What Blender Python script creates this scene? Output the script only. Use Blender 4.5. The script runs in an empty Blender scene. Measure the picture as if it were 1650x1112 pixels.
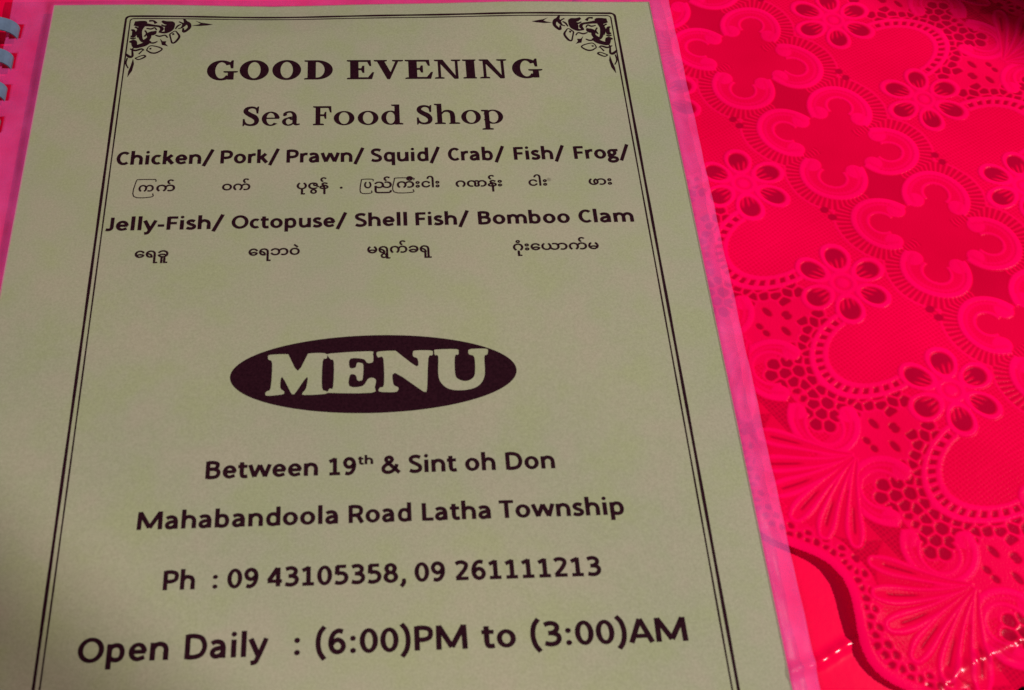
import bpy, bmesh, math, random
import numpy as np
from mathutils import Vector, Matrix
from mathutils.geometry import tessellate_polygon
random.seed(7); rng = np.random.default_rng(7)
S = bpy.context.scene
COL = S.collection
MM = 0.001          # all tables below are in millimetres; the sheet of the menu lies at z = 0, x to its right, y up the page

# ------------------------------------------------------------------ camera
cd = bpy.data.cameras.new('camera'); cam = bpy.data.objects.new('camera', cd); COL.objects.link(cam)
cd.lens = 39.27; cd.sensor_width = 36; cd.shift_x = 0.0758; cd.clip_start = 0.01; cd.clip_end = 20
rot = Matrix(((0.9985133, 0.0223143, -0.0497316), (-0.0448853, 0.8542586, -0.5179069), (0.0309269, 0.5193691, 0.8539902)))
cam.matrix_world = Matrix.Translation((0.1104704, -0.3088847, 0.2753386)) @ rot.to_4x4()
cd.dof.use_dof = True; cd.dof.focus_distance = 0.385; cd.dof.aperture_fstop = 22
S.camera = cam

# ------------------------------------------------------------------ light: evening, one hard lamp, an added fill and a weak room glow
S.view_settings.view_transform = 'Standard'; S.view_settings.look = 'None'
S.view_settings.exposure = 0; S.view_settings.gamma = 1
world = bpy.data.worlds.new('World'); S.world = world; world.use_nodes = True
bg = world.node_tree.nodes['Background']
bg.inputs[0].default_value = (1.0, 0.62, 0.72, 1); bg.inputs[1].default_value = 0.06

def lamp(name, kind, loc, target, energy, color):
    l = bpy.data.lights.new(name, kind); l.energy = energy; l.color = color
    o = bpy.data.objects.new(name, l); COL.objects.link(o)
    o.location = loc
    o.rotation_euler = (Vector(target) - Vector(loc)).to_track_quat('-Z', 'Y').to_euler()
    return o, l
# unseen key lamp; its cone is squeezed so its edges imitate two cast corner shadows
ctr = Vector((0.247, -0.150, 0)); a_dir = Vector((.819, .574, 0)).normalized()
kloc = ctr + Vector((0.85, 0.15, 0.95))
kl = bpy.data.lights.new('key_spot', 'SPOT'); kl.energy = 76; kl.color = (1.0, 0.95, 0.92)
kl.spot_size = math.radians(30.6); kl.spot_blend = 0.014; kl.shadow_soft_size = 0.012
ko = bpy.data.objects.new('key_spot', kl); COL.objects.link(ko)
zc = (kloc - ctr).normalized()
xc = (a_dir - zc * a_dir.dot(zc)).normalized(); yc = zc.cross(xc)
M3 = Matrix((xc, yc, zc)).transposed()
ko.matrix_world = Matrix.Translation(kloc) @ M3.to_4x4() @ Matrix.Diagonal((0.40, 1, 1, 1))
fo, fl = lamp('fill_light', 'AREA', (0.02, -0.40, 0.28), (0.04, -0.22, 0), 0.54, (1.0, 0.86, 0.81))  # unseen fill light, added close to the page to lift its lower-left shade
fl.size = 0.09

# ------------------------------------------------------------------ helpers
def link(o, parent=None):
    COL.objects.link(o)
    if parent: o.parent = parent
    return o
def mesh_obj(name, verts, faces, mat, parent=None, smooth=False, label=None):
    me = bpy.data.meshes.new(name); me.from_pydata([tuple(v) for v in verts], [], [tuple(f) for f in faces]); me.update()
    if mat: me.materials.append(mat)
    if smooth: me.polygons.foreach_set('use_smooth', [True] * len(me.polygons))
    o = bpy.data.objects.new(name, me)
    if label: o['label'] = label
    return link(o, parent)
def thing(name, loc, label, cat, group=None):
    o = bpy.data.objects.new(name, None); COL.objects.link(o); o.location = loc
    o['label'] = label; o['category'] = cat
    if group: o['group'] = group
    return o
def new_mat(name):
    m = bpy.data.materials.new(name); m.use_nodes = True
    nt = m.node_tree; b = nt.nodes['Principled BSDF']; return m, nt, b
def node(nt, t, **kw):
    n = nt.nodes.new(t)
    for k, v in kw.items(): setattr(n, k, v)
    return n
def noise(nt, scale, detail=3, rough=.55, vec=None):
    n = node(nt, 'ShaderNodeTexNoise'); n.inputs['Scale'].default_value = scale
    n.inputs['Detail'].default_value = detail; n.inputs['Roughness'].default_value = rough
    if vec: nt.links.new(vec, n.inputs['Vector'])
    return n
def ramp(nt, src, stops):
    r = node(nt, 'ShaderNodeValToRGB'); e = r.color_ramp.elements
    while len(e) < len(stops): e.new(0.5)
    for i, (p, c) in enumerate(stops): e[i].position = p; e[i].color = (*c, 1)
    nt.links.new(src, r.inputs[0]); return r
def bump(nt, b, src, strength, dist):
    n = node(nt, 'ShaderNodeBump'); n.inputs['Strength'].default_value = strength; n.inputs['Distance'].default_value = dist
    nt.links.new(src, n.inputs['Height']); nt.links.new(n.outputs[0], b.inputs['Normal']); return n
def mixc(nt, fac, a, b, mode='MIX'):
    n = node(nt, 'ShaderNodeMix', data_type='RGBA', blend_type=mode)
    for s, v in ((n.inputs[0], fac), (n.inputs[6], a), (n.inputs[7], b)):
        if isinstance(v, (int, float)): s.default_value = v
        elif isinstance(v, tuple): s.default_value = (*v, 1)
        else: nt.links.new(v, s)
    return n.outputs[2]

# ------------------------------------------------------------------ materials
def make_paper():
    m, nt, b = new_mat('green_paper'); tc = node(nt, 'ShaderNodeTexCoord').outputs['Object']
    n1 = noise(nt, 55, 4, .6, tc); r1 = ramp(nt, n1.outputs[0], [(.36, (.332, .312, .220)), (.5, (.314, .316, .208)), (.64, (.302, .318, .184))])
    n2 = noise(nt, 9, 2, .5, tc); r2 = ramp(nt, n2.outputs[0], [(.35, (.94, .96, .95)), (.65, (1.05, 1.03, 1.0))])
    n3 = noise(nt, 1500, 3, .75, tc); r3 = ramp(nt, n3.outputs[0], [(.25, (.86, .86, .84)), (.75, (1.13, 1.13, 1.15))])
    c = mixc(nt, 1.0, r1.outputs[0], r2.outputs[0], 'MULTIPLY'); c = mixc(nt, 1.0, c, r3.outputs[0], 'MULTIPLY')
    n4 = node(nt, 'ShaderNodeTexVoronoi'); n4.inputs['Scale'].default_value = 26; nt.links.new(tc, n4.inputs['Vector'])
    r4 = ramp(nt, n4.outputs['Distance'], [(.012, (.35, .3, .3)), (.026, (1, 1, 1))])
    c = mixc(nt, .55, c, mixc(nt, 1.0, c, r4.outputs[0], 'MULTIPLY'))
    nt.links.new(c, b.inputs['Base Color']); b.inputs['Roughness'].default_value = .75
    b.inputs['Specular IOR Level'].default_value = .2
    bump(nt, b, n3.outputs[0], .08, .0001); return m
def make_ink():
    m, nt, b = new_mat('printed_ink'); tc = node(nt, 'ShaderNodeTexCoord').outputs['Object']
    n = noise(nt, 1300, 2, .6, tc); r = ramp(nt, n.outputs[0], [(.3, (.012, .002, .005)), (.7, (.024, .005, .010))])
    nt.links.new(r.outputs[0], b.inputs['Base Color']); b.inputs['Roughness'].default_value = .7
    b.inputs['Specular IOR Level'].default_value = .02; return m
def make_film(name, haze, col_a, col_b, rough, gloss, bump_s):
    m = bpy.data.materials.new(name); m.use_nodes = True; nt = m.node_tree; nt.nodes.clear()
    out = node(nt, 'ShaderNodeOutputMaterial'); tc = node(nt, 'ShaderNodeTexCoord').outputs['Object']
    tr = node(nt, 'ShaderNodeBsdfTransparent'); df = node(nt, 'ShaderNodeBsdfDiffuse'); gl = node(nt, 'ShaderNodeBsdfGlossy')
    n1 = noise(nt, 60, 4, .6, tc); r = ramp(nt, n1.outputs[0], [(.35, col_a), (.65, col_b)]); nt.links.new(r.outputs[0], df.inputs[0])
    gl.inputs['Roughness'].default_value = rough
    n2 = noise(nt, 140, 5, .65, tc); bp = node(nt, 'ShaderNodeBump'); bp.inputs['Strength'].default_value = bump_s; bp.inputs['Distance'].default_value = .0006
    nt.links.new(n2.outputs[0], bp.inputs['Height'])
    for s in (gl,): nt.links.new(bp.outputs[0], s.inputs['Normal'])
    m1 = node(nt, 'ShaderNodeMixShader')
    hz = ramp(nt, noise(nt, 75, 5, .7, tc).outputs[0], [(.32, (haze * .78,) * 3), (.70, (min(1, haze * 1.25),) * 3)])
    nt.links.new(hz.outputs[0], m1.inputs[0])
    nt.links.new(tr.outputs[0], m1.inputs[1]); nt.links.new(df.outputs[0], m1.inputs[2])
    m2 = node(nt, 'ShaderNodeMixShader'); fr = node(nt, 'ShaderNodeFresnel'); fr.inputs[0].default_value = 1.3
    mt = node(nt, 'ShaderNodeMath', operation='MULTIPLY'); mt.inputs[1].default_value = gloss
    nt.links.new(fr.outputs[0], mt.inputs[0]); nt.links.new(mt.outputs[0], m2.inputs[0])
    nt.links.new(m1.outputs[0], m2.inputs[1]); nt.links.new(gl.outputs[0], m2.inputs[2]); nt.links.new(m2.outputs[0], out.inputs[0])
    return m
def make_lace():
    m, nt, b = new_mat('lace_vinyl'); tc = node(nt, 'ShaderNodeTexCoord').outputs['Object']
    at = node(nt, 'ShaderNodeAttribute'); at.attribute_name = 'weave_shade'
    r = ramp(nt, at.outputs['Fac'], [(0, (.40, .0002, .026)), (.25, (.64, .0003, .034)), (.55, (.83, .0004, .048)), (1, (.97, .0006, .098))])  # low tones carry the shade of the openings as well as sheer mesh
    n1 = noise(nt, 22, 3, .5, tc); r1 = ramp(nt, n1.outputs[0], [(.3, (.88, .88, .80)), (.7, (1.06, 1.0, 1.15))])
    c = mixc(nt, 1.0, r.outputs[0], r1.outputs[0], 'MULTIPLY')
    nt.links.new(c, b.inputs['Base Color']); b.inputs['Roughness'].default_value = .24
    b.inputs['Specular IOR Level'].default_value = .01
    ar = node(nt, 'ShaderNodeAttribute'); ar.attribute_name = 'crease_gloss'
    mr = node(nt, 'ShaderNodeMapRange'); mr.inputs['To Min'].default_value = .004; mr.inputs['To Max'].default_value = .35  # specular raised along the crease only to bring out its highlight
    nt.links.new(ar.outputs['Fac'], mr.inputs['Value']); nt.links.new(mr.outputs[0], b.inputs['Specular IOR Level'])
    n2 = noise(nt, 1400, 2, .6, tc); bump(nt, b, n2.outputs[0], .35, .0002); return m
def make_cover():
    m, nt, b = new_mat('red_plastic_sheet'); tc = node(nt, 'ShaderNodeTexCoord').outputs['Object']
    n1 = noise(nt, 16, 3, .5, tc); r = ramp(nt, n1.outputs[0], [(.3, (.80, .0003, .040)), (.7, (.92, .0005, .058))])
    nt.links.new(r.outputs[0], b.inputs['Base Color']); b.inputs['Roughness'].default_value = .18
    b.inputs['Specular IOR Level'].default_value = .16
    n2 = noise(nt, 500, 3, .6, tc); bump(nt, b, n2.outputs[0], .12, .0003); return m
def plain(name, col, rough, spec=.4, ns=40, amp=.25):
    m, nt, b = new_mat(name); tc = node(nt, 'ShaderNodeTexCoord').outputs['Object']
    n = noise(nt, ns, 4, .6, tc)
    r = ramp(nt, n.outputs[0], [(.3, tuple(c * (1 - amp) for c in col)), (.7, tuple(min(1, c * (1 + amp)) for c in col))])
    nt.links.new(r.outputs[0], b.inputs['Base Color']); b.inputs['Roughness'].default_value = rough
    b.inputs['Specular IOR Level'].default_value = spec; return m
PAPER = make_paper(); INK = make_ink(); LACE = make_lace(); COVER = make_cover()
MARGIN = make_film('frosted_laminate', .28, (.82, .08, .38), (.92, .12, .46), .3, .08, .3)
CLEAR = make_film('clear_laminate', .002, (.5, .4, .5), (.6, .5, .6), .25, .05, .12)
COMB = plain('blue_grey_plastic', (.105, .15, .225), .4, .3, 120, .3)
WOOD = plain('dark_wood', (.06, .03, .02), .5)
FLOOR = plain('floor_tile', (.030, .012, .016), .6, .3, 90, .8)

# ------------------------------------------------------------------ shapes of the lying sheets (mm)
def page_z(u, v):                       # the laminated page is not quite flat
    return 0.35 * np.sin(u / 41.0 + .7) * np.cos(v / 57.0) + 1.3 * np.exp(-((u - 75) / 30) ** 2 - ((v + 2) / 9) ** 2) * -1.0 \
        + .9 * np.exp(-((u - 165) / 26) ** 2 - ((v + 2) / 12) ** 2)
CA = np.array([249.5, -244.2]); CN = np.array([.439, -.898]); CDIR = np.array([.898, .439])
def table_bend(u, v):                   # cloth bends down over the table's edge
    d = (u - CA[0]) * CN[0] + (v - CA[1]) * CN[1]
    along = (u - CA[0]) * CDIR[0] + (v - CA[1]) * CDIR[1]
    crest = 1.0 * np.exp(-((d + 1.2 + .8 * np.sin(along / 6.0)) / 1.8) ** 2)
    crest = crest * (1 + .16 * np.sin(along / .62 + np.sin(along / 2.1) * 2))
    return crest - .30 * (np.sqrt(np.maximum(d, 0) ** 2 + 9) - 3)
def wrinkle(u, v):                      # small fold running out from under the page
    d = (u - 214.9) * -.381 + (v + 237.3) * .925
    al = (u - 214.9) * .925 + (v + 237.3) * .381
    return (1.1 + .14 * np.sin(al / .66)) * np.exp(-((d + .35 * np.sin(al / 3.1)) / 1.25) ** 2) / (1 + np.exp((al - 20) / 3)) / (1 + np.exp((-al - 14) / 3))
def cover_z(u, v):
    return -3.6 + wrinkle(u, v) + .25 * np.sin(u / 17.0 + v / 23.0) + table_bend(u, v)
def lace_z(u, v):
    e = (u - 232) * .861 + (v + 223) * .508; f = (u - 232) * .508 - (v + 223) * .861
    lift = 1.9 * np.exp(-((e - 1) / 10.0) ** 2 - (f / 15.0) ** 2)
    soft = .35 * np.sin(u / 19.0 + .4) * np.sin(v / 26.0 + 1.0)
    dip = -.0
    return -2.6 + lift + soft + dip + table_bend(u, v)

# ------------------------------------------------------------------ setting: floor, table
fl_o = mesh_obj('floor', [(-2, -2, -.75), (2.4, -2, -.75), (2.4, 2, -.75), (-2, 2, -.75)], [(0, 1, 2, 3)], FLOOR)
fl_o['kind'] = 'structure'
def box(x0, y0, z0, x1, y1, z1):
    v = [(x, y, z) for z in (z0, z1) for y in (y0, y1) for x in (x0, x1)]
    return v, [(0, 2, 3, 1), (4, 5, 7, 6), (0, 1, 5, 4), (2, 6, 7, 3), (0, 4, 6, 2), (1, 3, 7, 5)]
table = thing('table', (.2, -.1, -.75), 'dark wooden table under the red plastic cover and lace cloth', 'table')
# top: polygon whose one side follows the bend of the cloth
def on_edge(al, d=-2.5): p = CA + CDIR * al + CN * d; return (p[0] * MM, p[1] * MM)
tp = [on_edge(-420), on_edge(420), (.62, .55), (-.35, .55), (-.35, -.45)]
off = Vector((.2, -.1, -.75))
tv = [(x - off.x, y - off.y, z - off.z) for z in (-.036, -.0062) for x, y in tp]
n = len(tp)
tf = [tuple(reversed(range(n))), tuple(range(n, 2 * n))] + [(i, (i + 1) % n, n + (i + 1) % n, n + i) for i in range(n)]
mesh_obj('tabletop', tv, tf, WOOD, table)
for (x, y) in ((-.27, -.34), (-.27, .47), (.52, .47), (.45, .02)):
    v, f = box(x - .025 - off.x, y - .025 - off.y, 0, x + .025 - off.x, y + .025 - off.y, .714)
    mesh_obj('leg', v, f, WOOD, table)

# ------------------------------------------------------------------ smooth plastic cover
def grid_mesh(us, vs, zf, keep=None):
    U, V = np.meshgrid(np.array(us, float), np.array(vs, float)); Z = zf(U, V)
    verts = np.stack([U, V, Z], -1).reshape(-1, 3) * MM; nu = len(us); fs = []
    for j in range(len(vs) - 1):
        for i in range(nu - 1):
            if keep is None or keep((us[i] + us[i + 1]) / 2, (vs[j] + vs[j + 1]) / 2):
                a = j * nu + i; fs.append((a, a + nu, a + nu + 1, a + 1))
    used = sorted({k for f in fs for k in f}); mp = {k: i for i, k in enumerate(used)}
    return verts[used], [tuple(mp[k] for k in reversed(f)) for f in fs]
def dcut(u, v): return (u - CA[0]) * CN[0] + (v - CA[1]) * CN[1]
# laid out along the table's edge so that its hem is a clean line
als = list(np.arange(-480, -70, 9.0)) + list(np.arange(-70, 70, .7)) + list(np.arange(70, 480, 9.0))
ds = list(np.arange(-560, -48, 8.0)) + list(np.arange(-48, 8.3, .7))
AL, DD = np.meshgrid(np.array(als), np.array(ds)); DD = np.where(DD > 7, DD + .5 * np.sin(AL / 7), DD)
CU = CA[0] + CDIR[0] * AL + CN[0] * DD; CV = CA[1] + CDIR[1] * AL + CN[1] * DD
cv_ = np.stack([CU, CV, cover_z(CU, CV)], -1).reshape(-1, 3) * MM; na = len(als)
cf_ = [(j * na + i, (j + 1) * na + i, (j + 1) * na + i + 1, j * na + i + 1) for j in range(len(ds) - 1) for i in range(na - 1)]
cover = mesh_obj('plastic_table_cover', cv_, cf_, COVER, smooth=True)
cover['label'] = 'smooth shiny red plastic table cover showing beside the page below the lace edge'
cover['category'] = 'table cover'

# ------------------------------------------------------------------ lace cloth: one repeat of the pattern, worked out in its own frame (s along the edge, t inward)
PER = 45.0; HALF = PER / 2; TM = 115.5; RES = .1
aa, bb = np.meshgrid(np.arange(0, HALF + .3, RES), np.arange(-1, TM + .3, RES))     # rows: t, columns: |s|
Hh = np.full(aa.shape, .30); Cc = np.full(aa.shape, .55); Rr = np.zeros(aa.shape, int)
def put(mask, h=None, c=None, r=None):
    if h is not None: Hh[mask] = (h[mask] if isinstance(h, np.ndarray) else h)
    if c is not None: Cc[mask] = (c[mask] if isinstance(c, np.ndarray) else c)
    if r is not None: Rr[mask] = r
def seg_d(pts):
    best = np.full(aa.shape, 1e9); par = np.zeros(aa.shape); L = 0; tot = sum(math.dist(pts[i], pts[i + 1]) for i in range(len(pts) - 1))
    for (x0, y0), (x1, y1) in zip(pts[:-1], pts[1:]):
        l = math.hypot(x1 - x0, y1 - y0); tt = np.clip(((aa - x0) * (x1 - x0) + (bb - y0) * (y1 - y0)) / (l * l), 0, 1)
        d = np.hypot(aa - x0 - tt * (x1 - x0), bb - y0 - tt * (y1 - y0)); mk = d < best
        best[mk] = d[mk]; par[mk] = ((L + tt * l) / tot)[mk]; L += l
    return best, par
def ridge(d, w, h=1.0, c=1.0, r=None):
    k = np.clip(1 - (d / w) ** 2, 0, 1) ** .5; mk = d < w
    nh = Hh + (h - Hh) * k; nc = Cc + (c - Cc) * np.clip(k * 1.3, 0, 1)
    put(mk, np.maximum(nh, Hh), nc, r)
# woven ground with a fine square grid
gx = np.abs(((aa + .35 * np.sin(bb / 6)) / 1.15) % 1 - .5); gy = np.abs(((bb + .3 * np.sin(aa / 5)) / 1.15) % 1 - .5)
gridv = np.clip((.5 - np.minimum(gx, gy)) * 4 - 1.0, 0, 1)
thread = np.maximum(np.clip((gx - .28) / .2, 0, 1), np.clip((gy - .28) / .2, 0, 1))
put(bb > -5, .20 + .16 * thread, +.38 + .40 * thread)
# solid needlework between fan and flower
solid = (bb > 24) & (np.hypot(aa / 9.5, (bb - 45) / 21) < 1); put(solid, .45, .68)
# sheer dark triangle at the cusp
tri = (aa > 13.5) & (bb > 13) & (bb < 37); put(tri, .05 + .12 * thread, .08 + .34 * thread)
# ring interior, diamond
ringc = (0, TM)
plainr = np.hypot(aa, bb - TM) < 20; put(plainr, .12, .38)
dia = (np.abs(aa - HALF) + .8 * np.abs(bb - TM)) < 9; put(dia, .04, .20)
# fringe of short threads outside the big scrolls
C1 = (10.8, 104.6)
ang = np.arctan2(bb - C1[1], aa - C1[0]); rad = np.hypot(aa - C1[0], bb - C1[1])
fr = (rad > 9.5) & (rad < 15.6) & (bb < 108)
tooth = np.abs((np.degrees(ang) / 7.2) % 1 - .5) * 2
put(fr, .12 + .35 * np.clip(tooth * 2 - .8, 0, 1), .20 + .55 * np.clip(tooth * 2 - .8, 0, 1))
ridge(np.abs(rad - 15.6) + 1e3 * (bb > 104), .45, .45, .8)
# big scrolls of the ring
def scroll(cx, cy, R, rin, outdir, span, shift, rid, body_c=.72, bulb=2.6):
    dx, dy = aa - cx, bb - cy; r = np.hypot(dx, dy); ph = np.degrees(np.arctan2(dy, dx)) - outdir; ph = (ph + 180) % 360 - 180
    ri = np.hypot(dx + shift * math.cos(math.radians(outdir)), dy + shift * math.sin(math.radians(outdir)))
    body = (r < R) & (ri > rin) & (np.abs(ph) < span)
    wob = .06 * np.cos(np.radians(ph) * 40)
    put(body, .50 + wob + .12 * (r / R), body_c - .16 + .10 * (r / R) ** 2 + wob, rid)
    for sgn in (-1, 1):
        a_ = math.radians(outdir + sgn * (span - 6)); rc = (R + rin) / 2 - .2
        d = np.hypot(aa - cx - rc * math.cos(a_), bb - cy - rc * math.sin(a_)); put(d < bulb, .5, .75, rid); ridge(d, bulb, .95, .93, rid)
        ridge(np.abs(d - bulb * .95), .45, .7, .95, rid)
    lim = np.where(np.abs(ph) < span + 3, 0, 1e3)
    ridge(np.abs(r - (R - .75)) + lim, 1.0, .95, 1.0, rid)
    ridge(np.abs(r - (R - 2.6)) + lim, .5, .62, .80, rid)
    ridge(np.abs(ri - rin) + np.where((np.abs(ph) < span) & (r < R), 0, 1e3), .55, .78, .92, rid)
scroll(C1[0], C1[1], 10.6, 4.3, -43, 122, -1.2, 2)
ridge(np.hypot(aa - 20.8, bb - 92.5), 1.2, .3, .1); put(np.hypot(aa - 20.8, bb - 92.0) < 1.3, .02, .05)
# crescents beside the fan, with a pocket of net cells
scroll(12.8, 38.2, 10.4, 5.6, 215, 116, -1.5, 4, .70, 2.3)
# net cells
cells = [(22, 38.1), (21, 41.4), (18.4, 39.4), (16.5, 43.2), (13.1, 46), (15.1, 39.3), (12.4, 42.3), (13.4, 35.6), (17.2, 35.6), (11, 38.6), (9.9, 47.3), (9.6, 52.6), (7.6, 55.8),
         (6.2, 59.6), (4, 56.5), (11, 49.9), (20.9, 44.8), (18.3, 46.9), (15.4, 48.3), (22.4, 47), (13.3, 49.6), (9.6, 56.6), (7.9, 61.8), (4.4, 62.4), (11.8, 53.0)]
cells += [(-x, y) for x, y in cells if x < 6] + [(45 - x, y) for x, y in cells if x > 18]
def voro(cells, region, gap, dmax, rng_h=.02):
    D = np.stack([np.hypot(aa - x, bb - y) for x, y in cells]); D.sort(axis=0); d1, d2 = D[0], D[1]
    e = np.clip((d2 - d1 - gap) / .5, 0, 1) * np.clip((dmax - d1) / .4, 0, 1) * region
    thr = (d1 < dmax + .6) & (region > 0)
    put(thr, .55, .82)
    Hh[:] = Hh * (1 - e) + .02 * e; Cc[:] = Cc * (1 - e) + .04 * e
inpocket = ((Rr != 4) & (aa > 3) & (bb > 33) & (bb < 66) & (np.hypot(aa - 13.6, bb - 39.6) < 40)).astype(float)
oval = np.hypot((aa - HALF) / 14.3, (bb - 68.5) / 21.0)
voro(cells, inpocket * (oval > 1.03), .38, 2.15)
for (x, y, rx, ry) in ((1.5, 44.3, 1.5, 1.1), (4.2, 49.6, 2.2, 1.2), (.6, 53.6, 1.2, 1.6)):
    e = np.clip((1 - np.hypot((aa - x) / rx, (bb - y) / ry)) * 4, 0, 1); Hh[:] = Hh * (1 - e) + .02 * e; Cc[:] = Cc * (1 - e) + .05 * e
# rails and square holes round the oval
oang = np.degrees(np.arctan2((bb - 68.5) / 21.0, (aa - HALF) / 14.3)); lowr = np.where(bb < 67, 0, 1e3)
ridge(np.abs(oval - 1.02) * 14 + lowr, .75, .85, 1.0); ridge(np.abs(oval - .80) * 14 + lowr, .7, .75, .95)
dash = np.abs((oang / 10.5 + .5) % 1 - .5) * 2
e = ((np.abs(oval - .91) * 14 < .78) & (dash < .52) & (bb < 66)).astype(float); Hh[:] = Hh * (1 - e) + .02 * e; Cc[:] = Cc * (1 - e) + .06 * e
e = ((np.abs(oval - .91) * 14 < .85) & (dash >= .52) & (bb < 66)); put(e, .6, .9)
# fan of leaves
fanpts = [((.2, 37.5), (1.2, 22), (4.3, 11.6)), ((.6, 37.5), (4.6, 25.5), (12.2, 14.6)), ((1.0, 38), (7.0, 30.5), (19.0, 20.6))]
put((bb < 27) & (np.hypot(aa, bb - 36) < 24) & (Rr == 0), .30, .50)
for i, (p0, p1, p2) in enumerate(reversed(fanpts)):
    pts = [((1 - q) ** 2 * p0[0] + 2 * q * (1 - q) * p1[0] + q * q * p2[0], (1 - q) ** 2 * p0[1] + 2 * q * (1 - q) * p1[1] + q * q * p2[1]) for q in np.linspace(0, 1, 14)]
    d, q = seg_d(pts); w = .60 + 3.1 * q ** 1.25 * np.sqrt(np.clip(1.25 - q ** 6, 0, 1))
    dn = d / w; mk = dn < 1
    put(mk, .50, .66, 3); prof = np.clip(1 - ((dn - .72) / .30) ** 2, 0, 1)
    Hh[mk] = (.45 + .55 * prof)[mk]; Cc[mk] = (.60 + .40 * prof)[mk]
    e = np.clip((.20 - dn) / .12, 0, 1) * np.clip((q - .55) / .08, 0, 1) * np.clip((.93 - q) / .04, 0, 1)
    Hh[:] = Hh * (1 - e) + .05 * e; Cc[:] = Cc * (1 - e) + .10 * e
# band of small openings inside the cord
edge_t = 9.2 * (1 - np.cos(np.pi * np.clip(aa, 0, HALF) / HALF)) / 2
slope = 9.2 * np.pi / HALF / 2 * np.sin(np.pi * aa / HALF)
dE = (bb - edge_t) / np.sqrt(1 + slope ** 2)
band = ((dE > 2.9) & (dE < 8.5) & (Rr != 3)).astype(float)
put(band > 0, .35, .66)
bc = []
for i in range(14):
    x = -1.5 + i * 2.1; et = 9.2 * (1 - math.cos(math.pi * min(abs(x), HALF) / HALF)) / 2
    bc.append((x + .3 * math.sin(i * 5.1), et + 4.9 + .5 * math.sin(i * 2.7)))
    if i % 2: bc.append((x + .8, et + 7.6 + .5 * math.cos(i * 3.3)))
voro(bc, band, .6, 1.35)
# cord along the scalloped edge
ck = np.clip(1 - ((dE - 1.55) / 1.65) ** 2, 0, 1) ** .5
put((dE > -.2) & (dE < 3.2), .25 + .75 * ck, .62 + .26 * ck, 5)
# flower of six open petals
FC = (0.0, 76.5)
r = np.hypot(aa - FC[0], bb - FC[1]); th = np.degrees(np.arctan2(bb - FC[1], aa - FC[0]))
put(r < 7.5, .5, .72, 1)
petals = [(90, 9.6), (30, 9.4), (-30, 9.4), (-90, 9.8)]
for k, (pa, pr) in enumerate(petals):
    ca, sa = math.cos(math.radians(pa)), math.sin(math.radians(pa)); x = (aa - FC[0]) * ca + (bb - FC[1]) * sa - pr; y = -(aa - FC[0]) * sa + (bb - FC[1]) * ca
    e = np.hypot(x / (5.0), y / (3.85 + .10 * x)); put(e < 1.12, .75, .93, 1)
for k, (pa, pr) in enumerate(petals):
    ca, sa = math.cos(math.radians(pa)), math.sin(math.radians(pa)); x = (aa - FC[0]) * ca + (bb - FC[1]) * sa - pr; y = -(aa - FC[0]) * sa + (bb - FC[1]) * ca
    e = np.hypot(x / (5.0), y / (3.85 + .10 * x))
    k_ = np.clip((.86 - e) / .16, 0, 1); line = np.clip(1.2 - np.abs(((th - pa) / 12 + .5) % 1 - .5) * 4, 0, 1) * np.clip((9.6 - r + .9 * np.cos(np.radians(th * 9))) / 1.8, 0, 1)
    Hh[:] = Hh * (1 - k_) + (.02 + .4 * line) * k_; Cc[:] = Cc * (1 - k_) + (.03 + .62 * line) * k_  # petal openings coloured dark for the shade below them
    ridge(np.abs(e - .97) * 4.2, .75, .95, 1.0, 1)
put(r < 4.0, .45, .70, 1); ridge(np.abs(r - 3.4), .8, .9, .95, 1); ridge(r, 1.9, .95, .95, 1)
# soften the steps
def blur(A, n):
    for _ in range(n):
        B = np.pad(A, 1, mode='edge'); A = (B[:-2, 1:-1] + B[2:, 1:-1] + B[1:-1, :-2] + B[1:-1, 2:] + 2 * B[1:-1, 1:-1]) / 6
    return A
Hh = blur(Hh, 9); Cc = blur(Cc, 6)

# the cloth: grid in the (s, t) frame, laid on the table
S0, T0 = 232.5, 79.1
ES = np.array([.5081, -.8613]); ET = np.array([.8613, .5081]); STEP = .29
ss = np.arange(-225, 180, STEP); tt_ = np.arange(-1.0, 231, STEP)
SS, TT = np.meshgrid(ss, tt_)
nz = lambda A, B, k: np.sin(A / 13.1 * k + 1.7) * np.sin(B / 17.3 * k + .4) + .6 * np.sin(A / 5.9 * k + B / 7.7 * k)
Sd = SS - np.where(TT > 76.5, .055 * (TT - 76.5), 0) + .35 * nz(SS, TT, 1.0)     # hand-pulled: pattern shears slightly
Td = TT + .35 * nz(TT, SS, 1.2)
kper = np.round(Sd / PER).astype(int); fs_ = Sd - kper * PER; sgn = np.sign(fs_) + (fs_ == 0)
ti = np.where(Td > TM, 2 * TM - Td, Td); mir = (Td > TM)
row = np.clip((ti + 1) / RES, 0, aa.shape[0] - 1.01); colx = np.clip(np.abs(fs_) / RES, 0, aa.shape[1] - 1.01)
def samp(A):
    r0 = row.astype(int); c0 = colx.astype(int); fr_, fc = row - r0, colx - c0
    return (A[r0, c0] * (1 - fr_) * (1 - fc) + A[r0 + 1, c0] * fr_ * (1 - fc) + A[r0, c0 + 1] * (1 - fr_) * fc + A[r0 + 1, c0 + 1] * fr_ * fc)
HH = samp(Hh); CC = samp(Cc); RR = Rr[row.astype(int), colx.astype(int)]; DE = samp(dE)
U = (SS + S0) * ES[0] + (TT + T0) * ET[0]; V = (SS + S0) * ES[1] + (TT + T0) * ET[1]
ZZ = lace_z(U, V) + .33 * HH
keepv = (U > 184) & (U < 390) & (V < 24) & (DE > 0) & (((U - CA[0]) * CN[0] + (V - CA[1]) * CN[1]) < 7.9 + .8 * np.sin(U / 7))
fk = keepv[:-1, :-1] & keepv[1:, :-1] & keepv[:-1, 1:] & keepv[1:, 1:]
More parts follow.
